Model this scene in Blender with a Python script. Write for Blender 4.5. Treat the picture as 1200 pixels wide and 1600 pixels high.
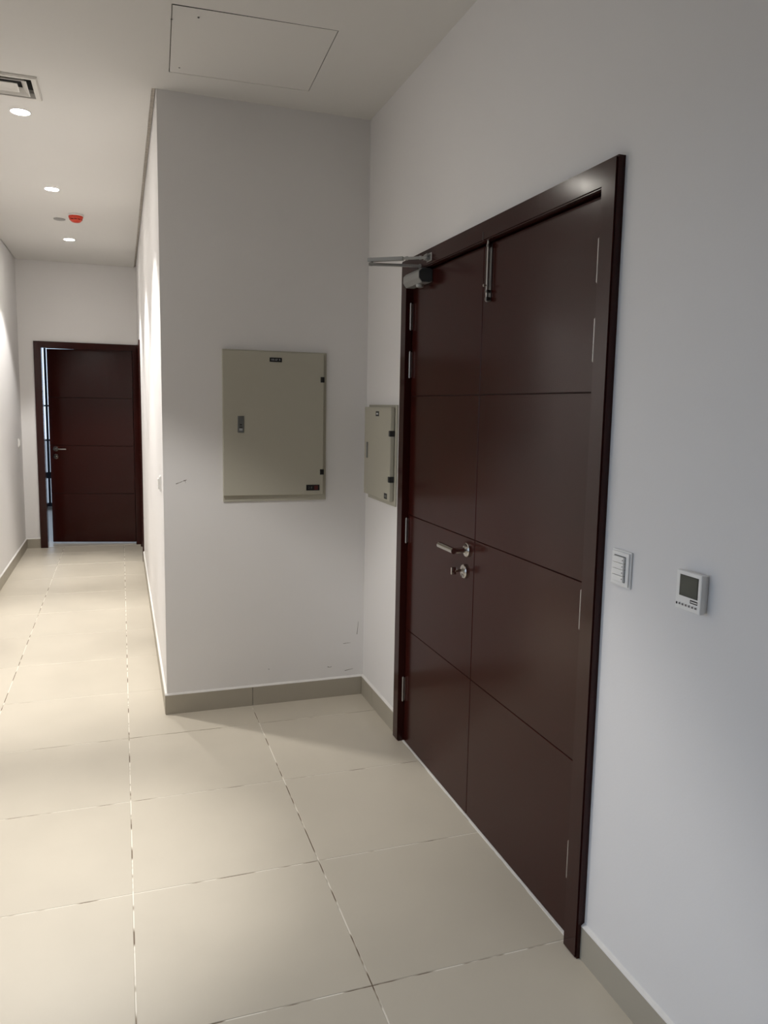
import bpy, bmesh, math, random
from mathutils import Vector, Matrix
random.seed(7)
for o in list(bpy.data.objects):
    bpy.data.objects.remove(o, do_unlink=True)
scene = bpy.context.scene
COL = scene.collection

# ------------------------------------------------------------------ camera
F_PX, YAW, PITCH, ROLL, CAM_H = 1204.2689, .3358, -.1247, .0188, 1.5359
cam_data = bpy.data.cameras.new('camera')
cam = bpy.data.objects.new('camera', cam_data)
COL.objects.link(cam)
cy, sy, cp, sp = math.cos(YAW), math.sin(YAW), math.cos(PITCH), math.sin(PITCH)
fwd = Vector((sy * cp, cy * cp, sp))
rgt = Vector((cy, -sy, 0))
up = rgt.cross(fwd)
r2 = math.cos(ROLL) * rgt + math.sin(ROLL) * up
u2 = -math.sin(ROLL) * rgt + math.cos(ROLL) * up
cam.matrix_world = Matrix(((r2.x, u2.x, -fwd.x, 0), (r2.y, u2.y, -fwd.y, 0),
                           (r2.z, u2.z, -fwd.z, CAM_H), (0, 0, 0, 1)))
cam_data.sensor_fit = 'AUTO'
cam_data.sensor_width = 36
cam_data.lens = F_PX / 1600 * 36
cam_data.shift_x = (600 - 609.16) / 1600
cam_data.shift_y = (787.73 - 800) / 1600
cam_data.clip_start = .05
scene.camera = cam

# ------------------------------------------------------------------ world, daylight, exposure
SKY_STRENGTH = 1.6
world = bpy.data.worlds.new('world')
scene.world = world
world.use_nodes = True
bg = world.node_tree.nodes['Background']
bg.inputs[0].default_value = (.66, .80, 1.0, 1)      # even overcast sky
bg.inputs[1].default_value = SKY_STRENGTH
vs = scene.view_settings
vs.view_transform = 'Standard'
vs.look = 'None'
vs.gamma = 1
vs.exposure = 0.17
vs.use_curve_mapping = False
SPILL_WATTS = 108.0           # wide part of each downlight
BEAM_WATTS = 215.0           # narrow central beam
LED_COLOUR = (1.0, .972, .93)

# ------------------------------------------------------------------ measures (metres; camera foot is the origin, y runs down the corridor)
H = 2.9423
XR = 1.2006          # wall with the double door
XP = .1841           # corridor face of the partition at ceiling level
YP = 3.8326          # back wall of the alcove
YE = 8.7583          # end wall of the corridor
XL = -.9684          # left wall
YB = -2.6            # wall behind the photographer
LEAN = 0.0        # lean of the partition's corridor face at floor level
def xp(z): return XP + LEAN * (1 - z / H)

# ------------------------------------------------------------------ materials
def mat(name, col, rough=.6, metal=0, spec=.5, noise=0, nscale=8, bump=0, bscale=200, coat=0, stretch=None, rand=0, rvar=0):
    m = bpy.data.materials.new(name)
    m.use_nodes = True
    nt = m.node_tree
    b = nt.nodes['Principled BSDF']
    b.inputs['Base Color'].default_value = (*col, 1)
    b.inputs['Roughness'].default_value = rough
    b.inputs['Metallic'].default_value = metal
    b.inputs['Specular IOR Level'].default_value = spec
    if coat:
        b.inputs['Coat Weight'].default_value = coat
        b.inputs['Coat Roughness'].default_value = .2
    tc = nt.nodes.new('ShaderNodeTexCoord')
    geo = nt.nodes.new('ShaderNodeNewGeometry')
    src = geo.outputs['Position']
    if stretch:
        mp = nt.nodes.new('ShaderNodeMapping')
        mp.inputs['Scale'].default_value = stretch
        nt.links.new(src, mp.inputs['Vector'])
        src = mp.outputs[0]
    if noise or rvar:
        n = nt.nodes.new('ShaderNodeTexNoise')
        n.inputs['Scale'].default_value = nscale
        n.inputs['Detail'].default_value = 6
        nt.links.new(src, n.inputs['Vector'])
    if noise:
        mx = nt.nodes.new('ShaderNodeMix')
        mx.data_type = 'RGBA'
        mx.inputs[6].default_value = (*[c * (1 - noise) for c in col], 1)
        mx.inputs[7].default_value = (*[min(1, c * (1 + noise)) for c in col], 1)
        nt.links.new(n.outputs['Fac'], mx.inputs[0])
        out = mx.outputs[2]
        if rand:
            oi = nt.nodes.new('ShaderNodeObjectInfo')
            mr = nt.nodes.new('ShaderNodeMapRange')
            mr.inputs[3].default_value = 1 - rand
            mr.inputs[4].default_value = 1 + rand
            nt.links.new(oi.outputs['Random'], mr.inputs[0])
            hsv = nt.nodes.new('ShaderNodeHueSaturation')
            nt.links.new(mr.outputs[0], hsv.inputs['Value'])
            nt.links.new(out, hsv.inputs['Color'])
            out = hsv.outputs[0]
        nt.links.new(out, b.inputs['Base Color'])
    if rvar:
        mr2 = nt.nodes.new('ShaderNodeMapRange')
        mr2.inputs[3].default_value = rough - rvar
        mr2.inputs[4].default_value = rough + rvar
        nt.links.new(n.outputs['Fac'], mr2.inputs[0])
        nt.links.new(mr2.outputs[0], b.inputs['Roughness'])
    if bump:
        n2 = nt.nodes.new('ShaderNodeTexNoise')
        n2.inputs['Scale'].default_value = bscale
        n2.inputs['Detail'].default_value = 3
        nt.links.new(src, n2.inputs['Vector'])
        bp = nt.nodes.new('ShaderNodeBump')
        bp.inputs['Strength'].default_value = bump
        bp.inputs['Distance'].default_value = .002
        nt.links.new(n2.outputs['Fac'], bp.inputs['Height'])
        nt.links.new(bp.outputs[0], b.inputs['Normal'])
    return m

M = {}
M['wall'] = mat('white_wall_paint', (.805, .79, .785), .75, spec=.25, noise=.015, nscale=3, bump=.08, bscale=160)
M['ceiling'] = mat('white_ceiling_paint', (.73, .715, .69), .85, spec=.2, noise=.01, nscale=3, bump=.05, bscale=160)
M['plaster'] = mat('raw_grey_plaster', (.60, .56, .51), .95, spec=.1, noise=.35, nscale=45, bump=.4, bscale=80)
M['tile'] = mat('beige_porcelain', (.53, .482, .40), .40, spec=.45, noise=.10, nscale=2.6, bump=.02, bscale=300, rand=.02, rvar=.05)
M['skirting'] = mat('beige_skirting_tile', (.40, .365, .30), .45, spec=.4, noise=.04, nscale=9, rand=.02)
M['caulk'] = mat('white_caulk', (.75, .73, .70), .8, noise=.06, nscale=60)
M['wood'] = mat('dark_mahogany_veneer', (.0325, .0060, .0044), .19, spec=.22, noise=.07, nscale=6, stretch=(3, 1.5, 30), rvar=.02)
M['wood_v'] = mat('dark_mahogany_lipping', (.0300, .0058, .0044), .15, spec=.26, noise=.10, nscale=6, stretch=(26, 26, 1.5), bump=.02, bscale=8, rvar=.03)
M['groove'] = mat('dark_core', (.012, .005, .004), .6)
M['steel'] = mat('brushed_steel', (.66, .64, .60), .16, metal=1, noise=.04, nscale=60)
M['hinge'] = mat('satin_steel', (.46, .45, .44), .38, metal=1)
M['dull_steel'] = mat('dull_dark_steel', (.17, .165, .16), .4, metal=1)
M['bolt_steel'] = mat('dull_steel', (.42, .40, .37), .35, metal=1)
M['silver'] = mat('silver_paint', (.36, .36, .35), .40, metal=.35)
M['grey_cap'] = mat('dark_grey_plastic', (.055, .058, .06), .5)
M['box'] = mat('cream_grey_powder_coat', (.47, .45, .375), .5, spec=.4, noise=.015, nscale=30, bump=.04, bscale=400)
M['black'] = mat('black_plastic', (.008, .008, .009), .4)
M['label_text'] = mat('label_white', (.5, .52, .54), .5)
M['label_red'] = mat('label_red', (.09, .014, .014), .5)
M['lock'] = mat('grey_zinc', (.20, .205, .20), .4, metal=.6)
M['white_pl'] = mat('white_plastic', (.88, .87, .85), .35)
M['lcd'] = mat('lcd_glass', (.045, .055, .045), .15)
M['icon'] = mat('grey_print', (.13, .11, .115), .6)
M['red'] = mat('red_plastic', (.62, .045, .015), .35)
M['slot'] = mat('dark_red_slot', (.09, .006, .004), .6)
M['disc'] = mat('grey_plastic', (.36, .35, .34), .5)
M['vent'] = mat('white_vent_paint', (.72, .70, .66), .5)
M['duct'] = mat('dark_duct', (.01, .01, .01), .8)
M['frame_alu'] = mat('dark_blue_aluminium', (.018, .024, .045), .35, metal=.3)
M['gap_shade'] = mat('dark_grey_gap_shade', (.035, .033, .03), .9)  # shade of the hatch gap, put into the colour of the panel sides
M['threshold'] = mat('pale_stone_threshold', (.52, .48, .41), .35, noise=.05, nscale=12)
M['paving'] = mat('grey_paving', (.30, .30, .29), .8, noise=.1, nscale=2)
M['scuff'] = mat('pencil_grey', (.20, .18, .16), .8)
M['lamp_trim'] = mat('white_lamp_trim', (.70, .69, .67), .4)
g = mat('grout', (.5, .45, .38), .9, spec=.1)
nt = g.node_tree
b = nt.nodes['Principled BSDF']
geo = nt.nodes.new('ShaderNodeNewGeometry')
n = nt.nodes.new('ShaderNodeTexNoise')
n.inputs['Scale'].default_value = 9
n.inputs['Detail'].default_value = 2
rp = nt.nodes.new('ShaderNodeValToRGB')
rp.color_ramp.elements[0].position = .40
rp.color_ramp.elements[0].color = (.17, .13, .095, 1)
rp.color_ramp.elements[1].position = .51
rp.color_ramp.elements[1].color = (.78, .74, .66, 1)
e = rp.color_ramp.elements.new(.45)
e.color = (.42, .37, .30, 1)
nt.links.new(geo.outputs['Position'], n.inputs['Vector'])
nt.links.new(n.outputs['Fac'], rp.inputs[0])
nt.links.new(rp.outputs[0], b.inputs['Base Color'])
M['grout'] = g
gl = bpy.data.materials.new('window_glass')
gl.use_nodes = True
nt = gl.node_tree
b = nt.nodes['Principled BSDF']
tr = nt.nodes.new('ShaderNodeBsdfTransparent')
gs = nt.nodes.new('ShaderNodeBsdfGlossy')
gs.inputs['Roughness'].default_value = .02
mx = nt.nodes.new('ShaderNodeMixShader')
lw = nt.nodes.new('ShaderNodeFresnel')
lw.inputs['IOR'].default_value = 1.35
nt.links.new(lw.outputs[0], mx.inputs[0])
nt.links.new(tr.outputs[0], mx.inputs[1])
nt.links.new(gs.outputs[0], mx.inputs[2])
nt.links.new(mx.outputs[0], nt.nodes['Material Output'].inputs[0])
M['glass'] = gl
lm = bpy.data.materials.new('lit_lamp_lens')
lm.use_nodes = True
b = lm.node_tree.nodes['Principled BSDF']
b.inputs['Base Color'].default_value = (.9, .9, .9, 1)
b.inputs['Emission Color'].default_value = (1, .95, .86, 1)
b.inputs['Emission Strength'].default_value = 150
M['lens'] = lm

# ------------------------------------------------------------------ mesh helpers
def box(bm, a, b, bev=0, seg=1):
    x0, y0, z0 = [min(p, q) for p, q in zip(a, b)]
    x1, y1, z1 = [max(p, q) for p, q in zip(a, b)]
    v = [bm.verts.new(p) for p in ((x0, y0, z0), (x1, y0, z0), (x1, y1, z0), (x0, y1, z0),
                                   (x0, y0, z1), (x1, y0, z1), (x1, y1, z1), (x0, y1, z1))]
    fs = [bm.faces.new([v[i] for i in f]) for f in ((0, 3, 2, 1), (4, 5, 6, 7), (0, 1, 5, 4), (1, 2, 6, 5), (2, 3, 7, 6), (3, 0, 4, 7))]
    if bev:
        es = list({e for f in fs for e in f.edges})
        bmesh.ops.bevel(bm, geom=es, offset=bev, segments=seg, affect='EDGES', profile=.5)
def cyl(bm, p, q, r, seg=20, r2=None, bev=0):
    p, q = Vector(p), Vector(q)
    d = (q - p)
    m = Matrix.Translation((p + q) / 2) @ d.to_track_quat('Z', 'Y').to_matrix().to_4x4()
    res = bmesh.ops.create_cone(bm, cap_ends=True, segments=seg, radius1=r, radius2=r if r2 is None else r2, depth=d.length, matrix=m)
    if bev:
        vs_ = set(res['verts'])
        es = [e for e in bm.edges if e.verts[0] in vs_ and e.verts[1] in vs_ and any(len(f.verts) > 4 for f in e.link_faces)]
        bmesh.ops.bevel(bm, geom=es, offset=bev, segments=2, affect='EDGES')
def lathe(bm, prof, centre, axis='Z', seg=32):
    rings = []
    c = Vector(centre)
    for r, h in prof:
        ring = []
        for i in range(seg):
            a = 2 * math.pi * i / seg
            if axis == 'Z': p = (r * math.cos(a), r * math.sin(a), h)
            else: p = (h, r * math.cos(a), r * math.sin(a))
            ring.append(bm.verts.new(c + Vector(p)))
        rings.append(ring)
    for A, B in zip(rings, rings[1:]):
        for i in range(seg):
            bm.faces.new((A[i], A[(i + 1) % seg], B[(i + 1) % seg], B[i]))
    bm.faces.new(rings[0])
    bm.faces.new(list(reversed(rings[-1])))
def prism(bm, pts, d, bev=0):
    """closed outline of 3-D points pushed along vector d"""
    A = [bm.verts.new(p) for p in pts]
    B = [bm.verts.new(Vector(p) + Vector(d)) for p in pts]
    fs = [bm.faces.new(A), bm.faces.new(list(reversed(B)))]
    k = len(A)
    for i in range(k):
        fs.append(bm.faces.new((A[i], B[i], B[(i + 1) % k], A[(i + 1) % k])))
    if bev:
        bmesh.ops.bevel(bm, geom=list({e for f in fs for e in f.edges}), offset=bev, segments=2, affect='EDGES')
def bm_new(): return bmesh.new()
def link(name, mesh, m, parent=None, smooth=False):
    if isinstance(mesh, bmesh.types.BMesh):
        bmesh.ops.recalc_face_normals(mesh, faces=mesh.faces)
        me = bpy.data.meshes.new(name)
        mesh.to_mesh(me)
        mesh.free()
    else:
        me = mesh
    if m and not me.materials: me.materials.append(M[m])
    if smooth:
        for p in me.polygons: p.use_smooth = True
        me.set_sharp_from_angle(angle=math.radians(35))
    o = bpy.data.objects.new(name, me)
    COL.objects.link(o)
    if parent:
        o.parent = parent
        o.matrix_parent_inverse = parent_world(parent).inverted()
    return o
def parent_world(o):
    m = o.matrix_basis.copy()
    if o.parent: m = parent_world(o.parent) @ o.matrix_parent_inverse @ m
    return m
def boxes(name, lst, m, parent=None, bev=0, seg=1):
    bm = bm_new()
    for a, b in lst: box(bm, a, b, bev, seg)
    return link(name, bm, m, parent)
def empty(name, loc, parent=None):
    o = bpy.data.objects.new(name, None)
    o.empty_display_size = .1
    o.location = loc
    COL.objects.link(o)
    if parent:
        o.parent = parent
        o.matrix_parent_inverse = parent_world(parent).inverted()
    return o
def tag(o, label, cat, group=None):
    o['label'] = label
    o['category'] = cat
    if group: o['group'] = group
    return o
def struct(o, label=None):
    o['kind'] = 'structure'
    if label: o['label'] = label
    return o
def text_mesh(s, size):
    c = bpy.data.curves.new('lettering', 'FONT')
    c.body = s
    c.size = size
    c.align_x = 'CENTER'
    c.align_y = 'CENTER'
    c.extrude = .0002
    c.resolution_u = 2
    o = bpy.data.objects.new('lettering', c)
    COL.objects.link(o)
    me = bpy.data.meshes.new_from_object(o.evaluated_get(bpy.context.evaluated_depsgraph_get()))
    bpy.data.objects.remove(o, do_unlink=True)
    bpy.data.curves.remove(c)
    return me

# ------------------------------------------------------------------ large structure: walls
D_Y0, D_Y1, D_Z = 1.775, 3.205, 2.103            # clear opening of the double door
struct(boxes('wall_right', [((XR, YB, 0), (XR + .25, D_Y0 - .03, H + .03)), ((XR, D_Y1 + .03, 0), (XR + .25, YP + .1, H + .03)),
                            ((XR, D_Y0 - .03, D_Z + .03), (XR + .25, D_Y1 + .03, H + .03)),
                            ((XR + .14, D_Y0 - .03, 0), (XR + .25, D_Y1 + .03, D_Z + .03))], 'wall'),  # last block: solid backing added behind the leaves, keeps outside light from the gaps
       'white painted wall with the double door')
def lean_box(bm, y0, y1, x1, z0, z1):
    v = [bm.verts.new(p) for p in ((xp(z0), y0, z0), (x1, y0, z0), (x1, y1, z0), (xp(z0), y1, z0),
                                   (xp(z1), y0, z1), (x1, y0, z1), (x1, y1, z1), (xp(z1), y1, z1))]
    for f in ((0, 3, 2, 1), (4, 5, 6, 7), (0, 1, 5, 4), (1, 2, 6, 5), (2, 3, 7, 6), (3, 0, 4, 7)):
        bm.faces.new([v[i] for i in f])
bm = bm_new()
lean_box(bm, YP, YP + .1, XR + .001, 0, H + .03)
wall_alcove = struct(link('wall_alcove', bm, 'wall'), 'white alcove wall carrying the larger cream cabinet')
S_Y0, S_Y1, S_Z = 7.815, 8.60, 2.06               # doorway in the partition near the end
bm = bm_new()
lean_box(bm, YP + .1, S_Y0, XP + .12, 0, H + .03)
lean_box(bm, S_Y1, YE, XP + .12, 0, H + .03)
lean_box(bm, S_Y0, S_Y1, XP + .12, S_Z, H + .03)
wall_partition = struct(link('wall_partition', bm, 'wall'), 'white partition wall on the right of the corridor')
E_X0, E_X1, E_Z = -.757, .128, 2.078              # end doorway
struct(boxes('wall_end', [((XL - .12, YE, 0), (E_X0 - .03, YE + .12, H + .03)), ((E_X1 + .03, YE, 0), (XP + .8, YE + .12, H + .03)),
                          ((E_X0 - .03, YE, E_Z + .03), (E_X1 + .03, YE + .12, H + .03))], 'wall'), 'white wall at the end of the corridor')
W1 = (.3, 2.3, .25, 2.15)                      # window in the left wall beside the photographer: y0, y1, z0, z1
struct(boxes('wall_left', [((XL - .15, YB, 0), (XL, W1[0], H + .03)), ((XL - .15, W1[1], 0), (XL, YE + .12, H + .03)),
                           ((XL - .15, W1[0], 0), (XL, W1[1], W1[2])), ((XL - .15, W1[0], W1[3]), (XL, W1[1], H + .03))], 'wall'),
       'white left wall of the corridor')
struct(boxes('wall_back', [((XL - .15, YB - .12, 0), (XR + .25, YB, H + .03))], 'wall'))
# room beyond the end door
RY0, RY1, RX0, RX1 = YE + .12, 12.0, -3.0, 1.6
struct(boxes('wall_far_left', [((RX0 - .1, RY0, 0), (RX0, RY1, H))], 'wall'))
struct(boxes('wall_far_right', [((RX1, RY0, 0), (RX1 + .1, RY1, H))], 'wall'))
struct(boxes('wall_far_front', [((RX0, RY0 - .12, 0), (XL - .12, RY0, H)), ((XP + .8, RY0 - .12, 0), (RX1, RY0, H))], 'wall'))
W2 = (-2.4, .6, .03, 2.5)
struct(boxes('wall_far_end', [((RX0, RY1, 0), (W2[0], RY1 + .12, H)), ((W2[1], RY1, 0), (RX1, RY1 + .12, H)),
                              ((W2[0], RY1, W2[3]), (W2[1], RY1 + .12, H)), ((W2[0], RY1, -.02), (W2[1], RY1 + .12, W2[2]))], 'wall'))

# windows
def window(name, axis, pos, a0, a1, z0, z1, bars_a, bars_z, w=.03, label=None):
    """glazed window in a wall; axis 'x': lies in a plane of constant x, 'y': of constant y"""
    def bx(a, b, za, zb, d0, d1):
        if axis == 'x': return ((pos + d0, a, za), (pos + d1, b, zb))
        return ((a, pos + d0, za), (b, pos + d1, zb))
    root = empty(name, (pos, (a0 + a1) / 2, z0) if axis == 'x' else ((a0 + a1) / 2, pos, z0))
    struct(root, label)
    f = .05
    boxes('window_frame', [bx(a0, a0 + f, z0, z1, 0, .06), bx(a1 - f, a1, z0, z1, 0, .06), bx(a0 + f, a1 - f, z0, z0 + f, 0, .06), bx(a0 + f, a1 - f, z1 - f, z1, 0, .06)], 'frame_alu', root)
    for p in bars_a: boxes('mullion', [bx(p - w / 2, p + w / 2, z0 + f, z1 - f, .01, .05)], 'frame_alu', root)
    for p, h in bars_z:
        boxes('glazing_bar', [bx(a0 + f, a1 - f, p - h / 2, p + h / 2, .012, .048)], 'frame_alu', root)
    boxes('pane', [bx(a0 + f, a1 - f, z0 + f, z1 - f, .028, .032)], 'glass', root)
window('window_1', 'x', XL - .1, W1[0], W1[1], W1[2], W1[3], [.97, 1.63], [], .05, 'window beside the photographer')
window('window_2', 'y', RY1 + .03, W2[0], W2[1], W2[2], W2[3], [-1.6, -.997, -.4], [(1.47, .022), (.981, .022), (.478, .09)], .03, 'tall glazed window seen through the gap of the end door')
def portal(loc, rot, sx, sy):
    l = bpy.data.lights.new('daylight_portal', 'AREA')
    l.shape = 'RECTANGLE'
    l.size, l.size_y = sx, sy
    l.cycles.is_portal = True
    o = bpy.data.objects.new('daylight_portal', l)
    o.location = loc
    o.rotation_euler = rot
    COL.objects.link(o)
portal((XL - .14, (W1[0] + W1[1]) / 2, (W1[2] + W1[3]) / 2), (0, -math.pi / 2, 0), W1[3] - W1[2], W1[1] - W1[0])
portal(((W2[0] + W2[1]) / 2, RY1 + .11, (W2[2] + W2[3]) / 2), (-math.pi / 2, 0, 0), W2[1] - W2[0], W2[3] - W2[2])
struct(boxes('ground', [((-30, -30, -.35), (XL - .2, 40, -.25)), ((XL - .2, RY1 + .15, -.35), (30, 40, -.25))], 'paving'))

# ceiling with the hatch opening; it stops short of the corridor walls and leaves a shadow gap
HC, HW, HD, HA = (.519, 3.317), .607, .594, math.radians(-2.3)
def hatch_pt(u, v, z):
    c, s = math.cos(HA), math.sin(HA)
    return Vector((HC[0] + u * c - v * s, HC[1] + u * s + v * c, z))
GAP = .020
bm = bm_new()
t = .013
vx1, vy0, vy1 = -.315, 3.895, 4.172                 # square air vent
vx0 = vx1 - (vy1 - vy0)
vc = ((vx0 + vx1) / 2, (vy0 + vy1) / 2)
VN = .112                                           # half width of its neck
box(bm, (XL + .007, YB, H), (XP - GAP, vc[1] - VN, H + t))
box(bm, (XL + .007, vc[1] + VN, H), (XP - GAP, YE - .007, H + t))
box(bm, (XL + .007, vc[1] - VN, H), (vc[0] - VN, vc[1] + VN, H + t))
box(bm, (vc[0] + VN, vc[1] - VN, H), (XP - GAP, vc[1] + VN, H + t))
box(bm, (XP - GAP, YB, H), (XR, 2.7, H + t))
outer = [Vector(p) for p in ((XP - GAP, 2.7, 0), (XR, 2.7, 0), (XR, YP, 0), (XP - GAP, YP, 0))]
inner = [hatch_pt(u, v, 0) for u, v in ((-HW / 2, -HD / 2), (HW / 2, -HD / 2), (HW / 2, HD / 2), (-HW / 2, HD / 2))]
lo, li = [bm.verts.new(p + Vector((0, 0, H))) for p in outer], [bm.verts.new(p + Vector((0, 0, H))) for p in inner]
ho, hi = [bm.verts.new(p + Vector((0, 0, H + t))) for p in outer], [bm.verts.new(p + Vector((0, 0, H + t))) for p in inner]
for i in range(4):
    j = (i + 1) % 4
    bm.faces.new((lo[i], li[i], li[j], lo[j]))
    bm.faces.new((ho[i], ho[j], hi[j], hi[i]))
    bm.faces.new((li[i], hi[i], hi[j], li[j]))
    bm.faces.new((lo[i], lo[j], ho[j], ho[i]))
ceiling = struct(link('ceiling', bm, 'ceiling'), 'white plasterboard ceiling')
cs = boxes('ceiling_slab', [((XL - .15, YB - .12, H + .03), (XR + .25, YE + .12, H + .13))], 'plaster', ceiling)
boxes('gap_plaster', [((XP - GAP - .01, YP, H + .016), (XP - .002, YE, H + .03)), ((XL - .0, YB, H + .016), (XL + .03, YE, H + .03)), ((XL, YE - .03, H + .016), (XP, YE, H + .03))], 'plaster', ceiling)
struct(boxes('ceiling', [((RX0, RY0, H), (RX1, RY1 + .12, H + .1))], 'ceiling'))

# floor: grout bed with every tile a piece of its own
floor = struct(boxes('floor', [((XL - .15, YB - .12, -.06), (XR + .25, YE, -.0012))], 'grout'), 'beige tiled floor')
struct(boxes('floor', [((RX0, YE + .12, -.06), (RX1, RY1 + .12, -.001))], 'tile'))
X0, Y0, TS, J = .0011, 3.5892 - 2.4, .6, .0034
def tile_mesh(w, d):
    bm = bm_new()
    c = .0012
    zt, zb = 0, -.010
    bot = [(-w / 2, -d / 2), (w / 2, -d / 2), (w / 2, d / 2), (-w / 2, d / 2)]
    top = [(-w / 2 + c, -d / 2 + c), (w / 2 - c, -d / 2 + c), (w / 2 - c, d / 2 - c), (-w / 2 + c, d / 2 - c)]
    vb = [bm.verts.new((x, y, zb)) for x, y in bot]
    vm = [bm.verts.new((x, y, zt - c)) for x, y in bot]
    vt = [bm.verts.new((x, y, zt)) for x, y in top]
    bm.faces.new(vt)
    for i in range(4):
        j = (i + 1) % 4
        bm.faces.new((vb[i], vb[j], vm[j], vm[i]))
        bm.faces.new((vm[i], vm[j], vt[j], vt[i]))
    bmesh.ops.recalc_face_normals(bm, faces=bm.faces)
    me = bpy.data.meshes.new('tile')
    bm.to_mesh(me)
    bm.free()
    me.materials.append(M['tile'])
    return me
tile_cache = {}
def add_tile(x0, x1, y0, y1):
    w, d = round(x1 - x0 - J, 4), round(y1 - y0 - J, 4)
    if w < .01 or d < .01: return
    if (w, d) not in tile_cache: tile_cache[(w, d)] = tile_mesh(w, d)
    o = bpy.data.objects.new('tile', tile_cache[(w, d)])
    COL.objects.link(o)
    o.location = ((x0 + x1) / 2, (y0 + y1) / 2, 0)
    o.parent = floor
def add_corner_tile(x0, x1, y0, y1, xc, y2):
    """the tile cut around the partition corner"""
    bm = bm_new()
    prism(bm, [(x0, y0, -.010), (x1, y0, -.010), (x1, y1, -.010), (xc, y1, -.010), (xc, y2, -.010), (x0, y2, -.010)], (0, 0, .010))
    link('tile', bm, 'tile', floor)
for k in range(-7, 13):
    y0 = Y0 + k * TS
    y1 = min(y0 + TS, YE)
    y0 = max(y0, YB)
    add_tile(XL, X0 - TS, y0, y1)
    add_tile(X0 - TS, X0, y0, y1)
    if y0 > YP:
        add_tile(X0, xp(0), y0, y1)
    elif y1 > YP:                                        # the row cut at the alcove wall
        add_corner_tile(X0 + J / 2, X0 + TS - J / 2, y0 + J / 2, YP, xp(0), y1 - J / 2)
        add_tile(X0 + TS, XR, y0, YP)
    else:
        add_tile(X0, X0 + TS, y0, y1)
        add_tile(X0 + TS, XR, y0, y1)

# skirting tiles with a bead of white caulk on top
def skirting(name, p0, p1, n_out, joints, label):
    """p0->p1 along the wall face, n_out = outward normal, joints = cut positions along the run in metres"""
    p0, p1, n_out = Vector((*p0, 0)), Vector((*p1, 0)), Vector((*n_out, 0))
    L = (p1 - p0).length
    d = (p1 - p0) / L
    bm = bm_new()
    a, b = p0, p1
    prism(bm, [a + Vector((0, 0, .0975)), a + n_out * .0105 + Vector((0, 0, .0975)), a + n_out * .009 + Vector((0, 0, .1005)), a + Vector((0, 0, .1065))], b - a)
    root = struct(link(name, bm, 'caulk'), label)
    cuts = [0] + [j for j in joints if 0 < j < L] + [L]
    for s, e in zip(cuts, cuts[1:]):
        q0, q1 = p0 + d * (s + .0012), p0 + d * (e - .0012)
        bm = bm_new()
        prism(bm, [q0, q0 + n_out * .010, q0 + n_out * .010 + Vector((0, 0, .0965)), q0 + n_out * .009 + Vector((0, 0, .0975)), q0 + Vector((0, 0, .0975))], q1 - q0)
        link('skirting_tile', bm, 'skirting', root)
def steps(L, first): return [first + .6 * i for i in range(int(L / .6) + 1)]
skirting('baseboard_alcove', (xp(0) - .010, YP), (XR - .010, YP), (0, -1), [.433], 'beige skirting tiles along the alcove wall')
skirting('baseboard_right_far', (XR, YP - .0), (XR, D_Y1 + .057), (-1, 0), [.20], 'beige skirting tiles between alcove corner and door frame')
skirting('baseboard_right_near', (XR, D_Y0 - .062), (XR, YB), (-1, 0), steps(4.3, .95), 'beige skirting tiles right of the double door')
skirting('baseboard_partition', (xp(.05), YP), (xp(.05), S_Y0 - .065), (-1, 0), steps(4, .36), 'beige skirting tiles along the corridor partition')
skirting('baseboard_left', (XL, YE), (XL, YB), (1, 0), steps(11.3, .5), 'beige skirting tiles along the left wall')
skirting('baseboard_end', (XL + .010, YE), (E_X0 - .07, YE), (0, -1), [], 'beige skirting tile left of the end door')

# ------------------------------------------------------------------ door sets
def mitred_frame(root, face, back, y0, y1, zt, w, mapf, bev=.004):
    """architrave of three mitred boards; mapf(d, a, z) -> world, d = depth, a = along wall"""
    for pts in ([(y0, 0), (y0, zt), (y0 - w, zt + w), (y0 - w, 0)],
                [(y1, zt), (y1, 0), (y1 + w, 0), (y1 + w, zt + w)],
                [(y0, zt), (y1, zt), (y1 + w, zt + w), (y0 - w, zt + w)]):
        bm = bm_new()
        P = [mapf(back, a, z) for a, z in pts]
        d = mapf(face, 0, 0) - mapf(back, 0, 0)
        prism(bm, P, d)
        front = [e for e in bm.edges if all(abs((v.co - mapf(face, 0, 0)).dot(d)) < 1e-7 for v in e.verts)
                 and min(abs((e.verts[0].co - e.verts[1].co).y), abs((e.verts[0].co - e.verts[1].co).z)) < 1e-6]
        bmesh.ops.bevel(bm, geom=front, offset=bev, segments=2, affect='EDGES')
        link('architrave', bm, 'wood_v' if pts[0][0] != pts[1][0] or pts[0][1] != pts[1][1] else 'wood', root, smooth=True)
def panel(root, a, b):
    return boxes('panel', [(a, b)], 'wood', root, bev=.0015)

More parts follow.
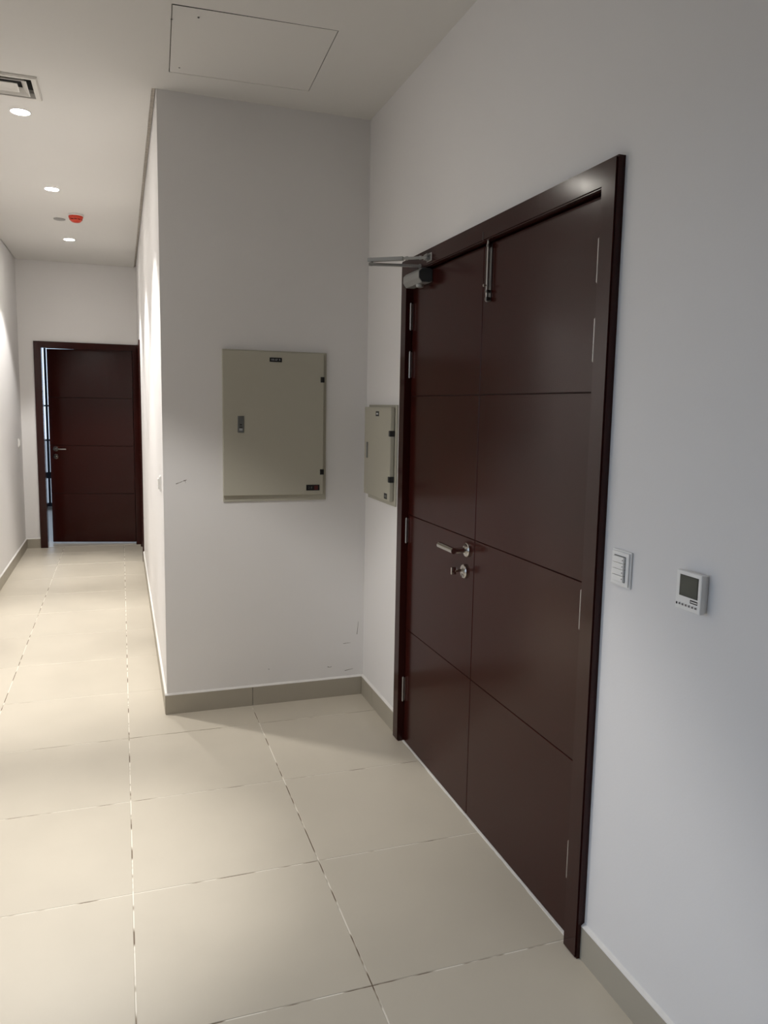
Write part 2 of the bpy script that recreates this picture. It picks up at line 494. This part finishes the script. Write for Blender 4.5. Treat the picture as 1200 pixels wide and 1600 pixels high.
# --- double door in the right wall
XF, XD = XR - .0246, 1.206            # architrave face, leaf face
door = struct(empty('door_1', (XR, (D_Y0 + D_Y1) / 2, 0)), 'dark mahogany double door in the right wall')
door['category'] = 'door'
mitred_frame(door, XF, XR + .004, D_Y0, D_Y1, D_Z, .066, lambda d, a, z: Vector((d, a, z)))
boxes('jamb', [((XR + .004, D_Y0 - .028, 0), (XR + .135, D_Y0, D_Z + .028)), ((XR + .004, D_Y1, 0), (XR + .135, D_Y1 + .028, D_Z + .028)),
               ((XR + .004, D_Y0, D_Z), (XR + .135, D_Y1, D_Z + .028))], 'wood_v', door)
boxes('threshold', [((XR - .0005, D_Y0, -.002), (XR + .135, D_Y1, .0015))], 'caulk', door)
MEET = 2.509
GR = (.0030, .5365, 1.0615, 1.5865, 2.0985)
for y0, y1 in ((D_Y0 + .004, MEET - .0017), (MEET + .0017, D_Y1 - .004)):
    leaf = boxes('door_leaf', [((XD + .006, y0 + .001, GR[0]), (XD + .046, y1 - .001, GR[-1]))], 'groove', door)
    for z0, z1 in zip(GR, GR[1:]):
        panel(leaf, (XD, y0, z0 + .0011), (XD + .006, y1, z1 - .0011))
def hinge(y, z0, z1, x=1.191, r=.0046):
    bm = bm_new()
    n = 5
    h = (z1 - z0) / n
    for i in range(n):
        cyl(bm, (x, y, z0 + i * h + .0006), (x, y, z0 + (i + 1) * h - .0006), r, 14)
    cyl(bm, (x, y, z0 - .002), (x, y, z1 + .002), r * .62, 12)
    box(bm, (x, y - .0008, z0 + .001), (XD + .004, y + .0008, z1 - .001))
    link('hinge', bm, 'hinge', door, smooth=True)
for z0, z1 in ((1.872, 1.984), (1.667, 1.779), (.935, 1.046), (.195, .308)):
    hinge(D_Y1 - .0052, z0, z1, 1.197)
    hinge(D_Y0 + .0145, z0, z1)
# tower bolt on the right leaf
BY_ = 2.449
bolt = boxes('tower_bolt', [((XD - .003, 2.444, 1.903), (XD, 2.474, 2.094))], 'dull_steel', door, bev=.0008)
bm = bm_new()
cyl(bm, (XD - .014, BY_, 1.902), (XD - .014, BY_, 2.1025), .0048, 16)
link('bolt_rod', bm, 'bolt_steel', bolt, smooth=True)
bm = bm_new()
for z0, z1 in ((1.904, 1.917), (1.931, 1.941), (2.082, 2.093)):
    box(bm, (XD - .020, BY_ - .0065, z0), (XD - .003, BY_ + .0065, z1), .002)
box(bm, (XD - .011, 2.4655, 1.91), (XD - .003, 2.4685, 2.09), .0008)
link('bolt_guide', bm, 'dull_steel', bolt)
bm = bm_new()
cyl(bm, (XD - .014, BY_, 1.955), (XD - .024, BY_, 1.955), .0028, 12)
cyl(bm, (XD - .024, BY_, 1.955), (XD - .029, BY_, 1.955), .0050, 14, bev=.001)
link('bolt_knob', bm, 'bolt_steel', bolt, smooth=True)
boxes('keeper', [((XF - .0008, BY_ + .008, D_Z + .002), (XF, BY_ + .014, D_Z + .030))], 'black', door)
# lever handle and thumb turn on the left leaf
def rose(name, y, z, parent):
    bm = bm_new()
    lathe(bm, [(.0265, XD - .0002), (.0265, XD - .0075), (.0245, XD - .0095), (.0135, XD - .0095), (.0125, XD - .0125), (.0105, XD - .0125)], (0, y, z), 'X', 36)
    return link(name, bm, 'steel', parent, smooth=True)
HY, HZ = 2.567, 1.0165
lv = rose('lever_handle', HY, HZ, door)
bm = bm_new()
cyl(bm, (XD - .012, HY, HZ), (XD - .061, HY, HZ), .0105, 20)
cyl(bm, (XD - .061, HY - .0118, HZ), (XD - .061, HY + .128, HZ), .0118, 20, bev=.0015)
link('lever', bm, 'steel', lv, smooth=True)
TY, TZ = 2.585, .932
tt = rose('thumb_turn', TY, TZ, door)
bm = bm_new()
cyl(bm, (XD - .012, TY, TZ + .004), (XD - .040, TY, TZ + .004), .0055, 16)
box(bm, (XD - .058, TY - .004, TZ - .010), (XD - .036, TY + .004, TZ + .018), .0028, 2)
link('turn_knob', bm, 'steel', tt, smooth=True)
boxes('keyway', [((XD - .0135, TY - .002, TZ - .020), (XD - .0125, TY + .002, TZ - .008))], 'black', tt)

# --- end door, ajar into the room beyond
YF = YE - .02
d2 = struct(empty('door_2', ((E_X0 + E_X1) / 2, YE, 0)), 'dark mahogany single door at the end of the corridor, ajar')
d2['category'] = 'door'
fm = lambda d, a, z: Vector((a, d, z))
for pts in ([(E_X0, 0), (E_X0, E_Z), (E_X0 - .07, E_Z + .064), (E_X0 - .07, 0)],
            [(E_X1, E_Z), (E_X1, 0), (E_X1 + .044, 0), (E_X1 + .050, E_Z + .064)],
            [(E_X0, E_Z), (E_X1, E_Z), (E_X1 + .050, E_Z + .064), (E_X0 - .07, E_Z + .064)]):
    bm = bm_new()
    prism(bm, [fm(YE, a, z) for a, z in pts], (0, YF - YE, 0))
    link('architrave', bm, 'wood_v', d2)
boxes('jamb', [((E_X0 - .028, YE, 0), (E_X0, YE + .125, E_Z + .028)), ((E_X1, YE, 0), (E_X1 + .028, YE + .125, E_Z + .028)),
               ((E_X0, YE, E_Z), (E_X1, YE + .083, E_Z + .028)), ((E_X0, YE + .083, E_Z + .0105), (E_X1, YE + .125, E_Z + .028))], 'wood_v', d2)
boxes('threshold', [((E_X0, YE - .0, -.05), (E_X1, YE + .12, .003))], 'threshold', d2, bev=.002)
leaf = empty('door_leaf', (E_X1 - .003, YE + .085, 0), d2)
OPEN = math.radians(-12.7)
bm = bm_new()
LW = E_X1 - E_X0 - .008
box(bm, (-LW, .006, .011), (0, .044, E_Z + .0085))
core = link('door_core', bm, 'groove')
core.parent = leaf
G2 = (.011, .545, 1.065, 1.578, E_Z + .0085)
for z0, z1 in zip(G2, G2[1:]):
    bm = bm_new()
    box(bm, (-LW, 0, z0 + .002), (0, .0058, z1 - .002), .002)
    o = link('panel', bm, 'wood')
    o.parent = leaf
HX = -LW + .062
bm = bm_new()
lathe(bm, [(.026, 0), (.026, -.007), (.024, -.009), (.012, -.009), (.011, -.012)], (0, 0, 0), 'X', 28)
cyl(bm, (-.012, 0, 0), (-.058, 0, 0), .0095, 16)
cyl(bm, (-.058, -.009, 0), (-.058, .125, 0), .0095, 16, bev=.0015)
for v in bm.verts: v.co = Vector((-v.co.y * -1 + HX, v.co.x, v.co.z + 1.028))
o = link('lever_handle', bm, 'steel', None, smooth=True)
o.parent = leaf
bm = bm_new()
lathe(bm, [(.026, 0), (.026, -.007), (.024, -.009), (.009, -.009), (.0085, -.014)], (0, 0, 0), 'X', 28)
for v in bm.verts: v.co = Vector((v.co.y + HX, v.co.x, v.co.z + .946))
o = link('lock_rose', bm, 'steel', None, smooth=True)
o.parent = leaf
leaf.rotation_euler = (0, 0, OPEN)

# --- door in the partition, seen edge-on
d3 = struct(empty('door_3', (XP, (S_Y0 + S_Y1) / 2, 0)), 'dark wooden door frame in the partition near the corridor end')
d3['category'] = 'door'
for pts in ([(S_Y0, 0), (S_Y0, S_Z), (S_Y0 - .065, S_Z + .065), (S_Y0 - .065, 0)],
            [(S_Y1, S_Z), (S_Y1, 0), (S_Y1 + .065, 0), (S_Y1 + .065, S_Z + .065)],
            [(S_Y0, S_Z), (S_Y1, S_Z), (S_Y1 + .065, S_Z + .065), (S_Y0 - .065, S_Z + .065)]):
    bm = bm_new()
    prism(bm, [(xp(z) + .001, a, z) for a, z in pts], (-.0145, 0, 0))
    link('architrave', bm, 'wood_v', d3)
boxes('jamb', [((XP, S_Y0, 0), (XP + .12, S_Y0 + .025, S_Z)), ((XP, S_Y1 - .025, 0), (XP + .12, S_Y1, S_Z)), ((XP, S_Y0 + .025, S_Z - .025), (XP + .12, S_Y1 - .025, S_Z))], 'wood_v', d3)
leaf3 = boxes('door_leaf', [((XP + .046, S_Y0 + .028, .01), (XP + .086, S_Y1 - .028, S_Z - .028))], 'groove', d3)
for z0, z1 in ((.01, .53), (.53, 1.05), (1.05, 1.57), (1.57, S_Z - .028)):
    panel(leaf3, (XP + .04, S_Y0 + .028, z0 + .002), (XP + .046, S_Y1 - .028, z1 - .002))

# ------------------------------------------------------------------ things on walls and door
# door closer
t = tag(empty('door_closer', (XD, 3.08, 2.04)), 'silver door closer with folded arms at the top of the left door leaf', 'door closer')
cx0, cx1, cz0, cz1 = 1.146, XD - .0003, 2.041, 2.098
bev = .014
prof = [(cx1, cz0 + .004), (cx1 - .012, cz0), (cx0 + bev, cz0), (cx0, cz0 + bev + .004), (cx0, cz1 - bev), (cx0 + bev, cz1), (cx1 - .012, cz1), (cx1, cz1 - .004)]
bm = bm_new()
prism(bm, [(x, 2.985, z) for x, z in prof], (0, .182, 0), bev=.0012)
link('closer_body', bm, 'silver', t)
mx_, mz_ = (cx0 + cx1) / 2, (cz0 + cz1) / 2
for y0, dy in ((2.985, -.003), (3.167, .003)):
    bm = bm_new()
    prism(bm, [(mx_ + (x - mx_) * .93, y0, mz_ + (z - mz_) * .93) for x, z in prof], (0, dy, 0))
    link('end_cap', bm, 'grey_cap', t)
SX, SY = 1.176, 3.045
bm = bm_new()
lathe(bm, [(.017, cz0 + .001), (.017, cz0 - .005), (.015, cz0 - .011), (.008, cz0 - .014)], (SX, SY, 0), 'Z', 24)
link('spindle_cap', bm, 'silver', t, smooth=True)
EX, EY, EZ = .978, 3.09, 2.122
def bar(bm, p, q, w, h):
    p, q = Vector(p), Vector(q)
    d = (q - p).normalized()
    s = d.cross(Vector((0, 0, 1))).normalized() * (w / 2)
    u = Vector((0, 0, h / 2))
    prism(bm, [p - s - u, p + s - u, p + s + u, p - s + u], q - p, bev=.001)
bm = bm_new()
cyl(bm, (SX, SY, cz1), (SX, SY, 2.122), .0065, 16)
bar(bm, (SX + .012, SY - .003, 2.114), (EX - .010, EY + .002, 2.114), .022, .009)
link('main_arm', bm, 'silver', t)
bm = bm_new()
BX, BY = 1.166, 2.945
mid = Vector((EX, EY, 2.131)).lerp(Vector((BX, BY, 2.131)), .58)
bar(bm, (EX - .010, EY + .008, 2.131), mid, .022, .014)
cyl(bm, mid, (BX, BY, 2.131), .0058, 14)
for f in (.62, .86):
    q = Vector((EX, EY, 2.131)).lerp(Vector((BX, BY, 2.131)), f)
    q2 = Vector((EX, EY, 2.131)).lerp(Vector((BX, BY, 2.131)), f + .04)
    cyl(bm, q, q2, .0082, 6)
link('forearm', bm, 'silver', t)
bm = bm_new()
cyl(bm, (EX, EY, 2.108), (EX, EY, 2.139), .0085, 18, bev=.001)
link('elbow_pin', bm, 'silver', t, smooth=True)
bm = bm_new()
box(bm, (XF - .003, 2.918, 2.116), (XF, 2.972, 2.148), .001)
box(bm, (XF - .020, 2.930, 2.121), (XF - .003, 2.960, 2.126))
box(bm, (XF - .020, 2.930, 2.137), (XF - .003, 2.960, 2.142))
cyl(bm, (XF - .011, 2.945, 2.118), (XF - .011, 2.945, 2.146), .0055, 14)
link('arm_bracket', bm, 'silver', t)

# cream electrical cabinets
def cabinet(label, mapf, a0, a1, z0, z1, da0, da1, dz0, dz1, flange, depth, hinge_z, lock, labels, cat='cabinet'):
    """mapf(a, d, z): a = along the wall from the lock side to the hinge side, d = distance from the wall"""
    def B(name, pa, pb, m, parent, bev=0, seg=1):
        bm = bm_new()
        box(bm, mapf(*pa), mapf(*pb), bev, seg)
        return link(name, bm, m, parent)
    root = tag(empty('electrical_cabinet', mapf((a0 + a1) / 2, 0, z0)), label, cat)
    B('back_frame', (a0, .0002, z0), (a1, flange, z1), 'box', root, .0015)
    d = B('door', (da0, flange + .002, dz0), (da1, depth, dz1), 'box', root, .0022, 2)
    B('door_gasket', (da0 + .006, flange, dz0 + .006), (da1 - .006, flange + .002, dz1 - .006), 'black', root)
    for z in hinge_z:
        B('hinge', (da1 - .017, flange + .001, z - .0135), (da1 + .003, depth + .004, z + .0135), 'black', root, .0012)
    lk = B('lock', (lock[0], depth, lock[2]), (lock[1], depth + .004, lock[3]), 'lock', d, .0012)
    return root, d, B
mA = lambda a, d, z: Vector((a, YP - d, z))
KA = .994
def ka(x): return x * KA
def kz(z): return CAM_H + (z - CAM_H) * KA
root, dA, B = cabinet('larger cream grey steel electrical cabinet on the alcove wall left of the corner', mA, .466, .984, 1.060, 1.801,
                      ka(.469), ka(.972), kz(1.088), kz(1.797), .008, .024, (kz(1.668), kz(1.202)), (ka(.539), ka(.570), kz(1.400), kz(1.481)), None)
lz = (kz(1.400), kz(1.481))
la = ka(.5545)
B('lock_slot', (la - .008, .028, lz[0] + .010), (la + .008, .0292, lz[0] + .020), 'label_text', dA)
B('lock_slot', (la - .007, .028, lz[0] + .024), (la + .007, .0288, lz[0] + .028), 'black', dA)
B('lock_slot', (la - .005, .028, lz[0] + .036), (la + .005, .0288, lz[0] + .041), 'black', dA)
o = B('name_plate', (ka(.697), .0243, kz(1.748)), (ka(.758), .0256, kz(1.769)), 'black', dA)
me = text_mesh('DB-GF  R', .0115)
me.transform(Matrix.Translation(mA(ka(.7275), .0259, kz(1.7585))) @ Matrix.Rotation(math.pi / 2, 4, 'X'))
link('lettering', me, 'label_text', dA)
B('maker_plate', (ka(.884), .0243, kz(1.108)), (ka(.953), .0256, kz(1.137)), 'black', dA)
B('plate_red', (ka(.925), .0256, kz(1.112)), (ka(.944), .0259, kz(1.133)), 'label_red', dA)
me = text_mesh('2 8', .017)
me.transform(Matrix.Translation(mA(ka(.9045), .0259, kz(1.1225))) @ Matrix.Rotation(math.pi / 2, 4, 'X'))
link('lettering', me, 'lock', dA)

mB = lambda a, d, z: Vector((XR - d, 3.74 - a, z))       # a grows towards the camera
root, dB, B = cabinet('smaller cream steel electrical cabinet between the alcove corner and the double door', mB, -.020, .397, 1.078, 1.548,
                      -.024, .378, 1.100, 1.537, .009, .0305, (1.416, 1.203), (.018, .036, 1.282, 1.362), None)
B('name_plate', (.158, .0308, 1.493), (.205, .0318, 1.517), 'black', dB)
B('plate_text', (.166, .0318, 1.501), (.197, .0321, 1.509), 'label_text', dB)
B('maker_plate', (.302, .0308, 1.108), (.344, .0318, 1.134), 'black', dB)
B('plate_text', (.309, .0318, 1.115), (.337, .0321, 1.127), 'lock', dB)

# four-gang light switch right of the door
def switch(label, mapf, w, h, z, n, t=.010):
    def B(name, pa, pb, m, parent, bev=0, seg=1):
        bm = bm_new()
        box(bm, mapf(*pa), mapf(*pb), bev, seg)
        return link(name, bm, m, parent)
    root = tag(empty('light_switch', mapf(0, 0, z - h / 2)), label, 'light switch')
    B('wall_plate', (-w / 2, .0002, z - h / 2), (w / 2, t * .55, z + h / 2), 'white_pl', root, .002, 2)
    B('cover_frame', (-w / 2 + .004, t * .55, z - h / 2 + .004), (w / 2 - .004, t, z + h / 2 - .004), 'white_pl', root, .0018, 2)
    ih = h - .030
    B('rocker_well', (-w / 2 + .0148, t - .0004, z - ih / 2 - .0014), (w / 2 - .0158, t + .0003, z + ih / 2 + .0014), 'grey_cap', root)
    for i in range(n):
        z0 = z - ih / 2 + i * ih / n
        r = B('rocker', (-w / 2 + .016, t, z0 + .0005), (w / 2 - .017, t + .0065, z0 + ih / n - .0005), 'white_pl', root, .0007)
        if n > 1:
            B('rocker_mark', (w / 2 - .022, t + .0065, z0 + ih / n * .42), (w / 2 - .0195, t + .0068, z0 + ih / n * .62), 'icon', r)
switch('white four-gang rocker switch on the right wall between door frame and thermostat', lambda a, d, z: Vector((XR - d, 1.627 - a, z)), .078, .094, 1.140, 4)
switch('white light switch on the corridor partition just past the alcove corner', lambda a, d, z: Vector((xp(1.13) - d, 4.06 + a, z)), .08, .082, 1.132, 2, .009)
switch('small white light switch on the left wall next to the end door', lambda a, d, z: Vector((XL + d, 8.455 + a, z)), .08, .088, 1.120, 1, .009)

# thermostat
mT = lambda a, d, z: Vector((XR - d, 1.400 - a, z))
def BT(name, pa, pb, m, parent, bev=0, seg=1):
    bm = bm_new()
    box(bm, mT(*pa), mT(*pb), bev, seg)
    return link(name, bm, m, parent)
root = tag(empty('thermostat', mT(.04, 0, 1.099)), 'square white wall thermostat with a dark grey screen and small buttons', 'thermostat')
BT('back_box', (.003, .0002, 1.102), (.077, .008, 1.184), 'white_pl', root, .001)
body = BT('front_case', (0, .0085, 1.099), (.080, .022, 1.187), 'white_pl', root, .0022, 2)
tz = lambda v: 1.187 - .088 * v
BT('screen_bezel', (.080 * .145, .0215, tz(.645)), (.080 * .885, .0223, tz(.10)), 'black', body, .0003)
BT('screen', (.080 * .175, .0223, tz(.625)), (.080 * .86, .0226, tz(.12)), 'lcd', body)
bm = bm_new()
cyl(bm, mT(.080 * .07, .0215, tz(.86)), mT(.080 * .07, .0226, tz(.86)), .0022, 14)
box(bm, mT(.080 * .07 - .0022, .0215, tz(.895)), mT(.080 * .07 + .0022, .0226, tz(.845)))
link('sensor_window', bm, 'black', body)
for u in (.2, .325, .455, .585, .715, .84):
    bm = bm_new()
    cyl(bm, mT(.080 * u, .0215, tz(.86)), mT(.080 * u, .0232, tz(.86)), .0036, 16, bev=.0004)
    o = link('button', bm, 'white_pl', body)
    BT('button_icon', (.080 * u - .0026, .0232, tz(.86) - .0022), (.080 * u + .0024, .0234, tz(.86) + .0024), 'icon', body)
BT('badge', (.080 * .60, .0215, tz(.775)), (.080 * .89, .0224, tz(.685)), 'black', body)
BT('badge_text', (.080 * .62, .0224, tz(.745)), (.080 * .885, .0226, tz(.720)), 'white_pl', body)

# ------------------------------------------------------------------ ceiling things
def downlight(x, y, label, spill=1.0, beam=1.0):
    root = tag(empty('downlight', (x, y, H)), label, 'ceiling light', 'recessed corridor downlights')
    bm = bm_new()
    lathe(bm, [(.0425, H - .0005), (.0435, H - .0035), (.0470, H - .0030), (.0490, H - .0003)], (x, y, 0), 'Z', 40)
    link('trim_ring', bm, 'lamp_trim', root, smooth=True)
    bm = bm_new()
    lathe(bm, [(.0430, H - .0030), (.0425, H - .0037), (.030, H - .0052), (.014, H - .0060)], (x, y, 0), 'Z', 32)
    link('lens', bm, 'lens', root, smooth=True)
    for watts, cone, blend in ((SPILL_WATTS * spill, 92, .3), (BEAM_WATTS * beam, 37, 1.0)):
        l = bpy.data.lights.new('downlight_beam', 'SPOT')
        l.energy = watts
        l.color = LED_COLOUR
        l.spot_size = math.radians(cone)
        l.spot_blend = blend
        l.shadow_soft_size = .035
        o = bpy.data.objects.new('downlight_beam', l)
        o.location = (x, y, H - .02)
        COL.objects.link(o)
        o.parent = root
        o.matrix_parent_inverse = Matrix.Translation((x, y, H)).inverted()
downlight(-.432, 4.372, 'lit round ceiling downlight beside the square air vent', 1.0, .68)
downlight(-.401, 5.818, 'lit round ceiling downlight between the vent and the red detector', .72, .66)
downlight(-.392, 7.516, 'lit round ceiling downlight farthest away, near the end wall', .75, .66)
downlight(-.30, 2.50, 'lit round ceiling downlight between the vent and the photographer', .85, 1.0)

# smoke detector
sx, sy_ = -.289, 6.53
root = tag(empty('smoke_detector', (sx, sy_, H)), 'orange-red domed smoke detector on the corridor ceiling', 'smoke detector')
bm = bm_new()
lathe(bm, [(.056, H - .0002), (.056, H - .008), (.053, H - .012)], (sx, sy_, 0), 'Z', 36)
link('base', bm, 'lamp_trim', root, smooth=True)
bm = bm_new()
lathe(bm, [(.052, H - .012), (.052, H - .020), (.050, H - .027), (.045, H - .033)], (sx, sy_, 0), 'Z', 36)
link('housing', bm, 'red', root, smooth=True)
bm = bm_new()
lathe(bm, [(.042, H - .033), (.041, H - .039)], (sx, sy_, 0), 'Z', 36)
link('sensing_slot', bm, 'slot', root)
bm = bm_new()
lathe(bm, [(.043, H - .039), (.040, H - .046), (.031, H - .053), (.018, H - .057)], (sx, sy_, 0), 'Z', 36)
for k in range(10):
    a = 2 * math.pi * k / 10
    cyl(bm, (sx + .0425 * math.cos(a), sy_ + .0425 * math.sin(a), H - .033), (sx + .0425 * math.cos(a), sy_ + .0425 * math.sin(a), H - .039), .0045, 8)
link('dome', bm, 'red', root, smooth=True)
root = tag(empty('cover_plate', (-.416, 6.727, H)), 'flat grey round cover plate on the ceiling left of the red smoke detector', 'ceiling plate')
bm = bm_new()
lathe(bm, [(.043, H - .0002), (.043, H - .005), (.039, H - .007)], (-.416, 6.727, 0), 'Z', 36)
link('plate', bm, 'disc', root, smooth=True)

# square air diffuser
vent = tag(empty('air_vent', (*vc, H)), 'white square four-way ceiling air vent at the left edge', 'air vent')
def ring(bm, ho, hi_, zo, zi, th=.002):
    """square conical ring, half sizes ho (outer edge) and hi_ (inner edge)"""
    q = lambda h, z: [Vector((vc[0] + sx_ * h, vc[1] + sy2 * h, z)) for sx_, sy2 in ((-1, -1), (1, -1), (1, 1), (-1, 1))]
    A, Bq, C, D = [[bm.verts.new(p) for p in q(h, z)] for h, z in ((ho, zo), (hi_, zi), (hi_, zi + th), (ho, zo + th))]
    for i in range(4):
        j = (i + 1) % 4
        bm.faces.new((A[i], A[j], Bq[j], Bq[i]))
        bm.faces.new((Bq[i], Bq[j], C[j], C[i]))
        bm.faces.new((C[i], C[j], D[j], D[i]))
        bm.faces.new((D[i], D[j], A[j], A[i]))
hv = (vx1 - vx0) / 2
bm = bm_new()
ring(bm, hv, hv - .005, H - .0035, H - .010, .0030)
ring(bm, hv - .005, VN + .002, H - .010, H - .009)
ring(bm, VN + .002, VN - .004, H - .009, H + .0125)
ring(bm, VN - .001, VN - .004, H + .012, H + .0270, .0004)
link('vent_frame', bm, 'vent', vent)
bm = bm_new()
box(bm, (vc[0] - VN, vc[1] - VN, H + .0275), (vc[0] + VN, vc[1] + VN, H + .0290))
link('vent_throat', bm, 'duct', vent)
bm = bm_new()
ring(bm, .092, .088, H - .010, H - .010, .0015)
ring(bm, .088, .064, H - .010, H + .016, .0015)
link('louvre', bm, 'vent', vent)
bm = bm_new()
ring(bm, .052, .047, H - .010, H - .0095, .0015)
ring(bm, .047, .034, H - .0095, H - .003, .0015)
prism(bm, [Vector((vc[0] + a * .0345, vc[1] + b_ * .0345, H - .0030)) for a, b_ in ((-1, -1), (1, -1), (1, 1), (-1, 1))], (0, 0, .002))
link('centre_plate', bm, 'vent', vent)

# ceiling access hatch
hatch = tag(empty('access_hatch', (*HC, H)), 'flush square ceiling access panel with a thin dark outline above the alcove', 'hatch')
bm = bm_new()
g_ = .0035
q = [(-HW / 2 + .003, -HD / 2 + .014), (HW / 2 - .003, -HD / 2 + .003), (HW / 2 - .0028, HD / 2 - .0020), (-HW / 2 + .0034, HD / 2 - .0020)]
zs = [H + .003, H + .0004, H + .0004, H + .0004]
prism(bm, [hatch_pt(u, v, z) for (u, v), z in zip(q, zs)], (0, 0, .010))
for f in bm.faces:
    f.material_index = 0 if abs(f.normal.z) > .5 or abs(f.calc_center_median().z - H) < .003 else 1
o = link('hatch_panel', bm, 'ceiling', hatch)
o.data.materials.append(M['gap_shade'])  # dark side faces paint the gap's shade
for px, py in ((.303, 3.102), (.267, 3.568)):
    bm = bm_new()
    cyl(bm, (px, py, H + .002), (px, py, H - .0008), .0035, 12)
    link('screw', bm, 'lock', hatch)
bm = bm_new()
box(bm, (.207, 3.146, H - .0010), (.215, 3.152, H - .0002))
link('latch', bm, 'lock', hatch)

# ------------------------------------------------------------------ small marks on the walls
def scuff(p, q, w, parent):
    bm = bm_new()
    p, q = Vector(p), Vector(q)
    s = (q - p).cross(Vector((0, 1, 0))).normalized() * w / 2
    prism(bm, [p - s, q - s * .4, q + s * .4, p + s], (0, -.0004, 0))
    link('scuff_mark', bm, 'scuff', parent)
for x0, z0, x1, z1, w in ((.243, 1.151, .262, 1.158, .004), (.262, 1.158, .279, 1.165, .003), (.279, 1.165, .293, 1.170, .005), (.287, 1.167, .288, 1.155, .002),
                          (1.005, .165, 1.018, .161, .004), (1.02, .161, 1.027, .166, .003), (.690, .184, .694, .180, .004),
                          (1.10, .135, 1.145, .142, .003), (1.09, .285, 1.13, .287, .0025), (1.165, .33, 1.172, .40, .003)):
    scuff((x0, YP, z0), (x1, YP, z1), w, wall_alcove)
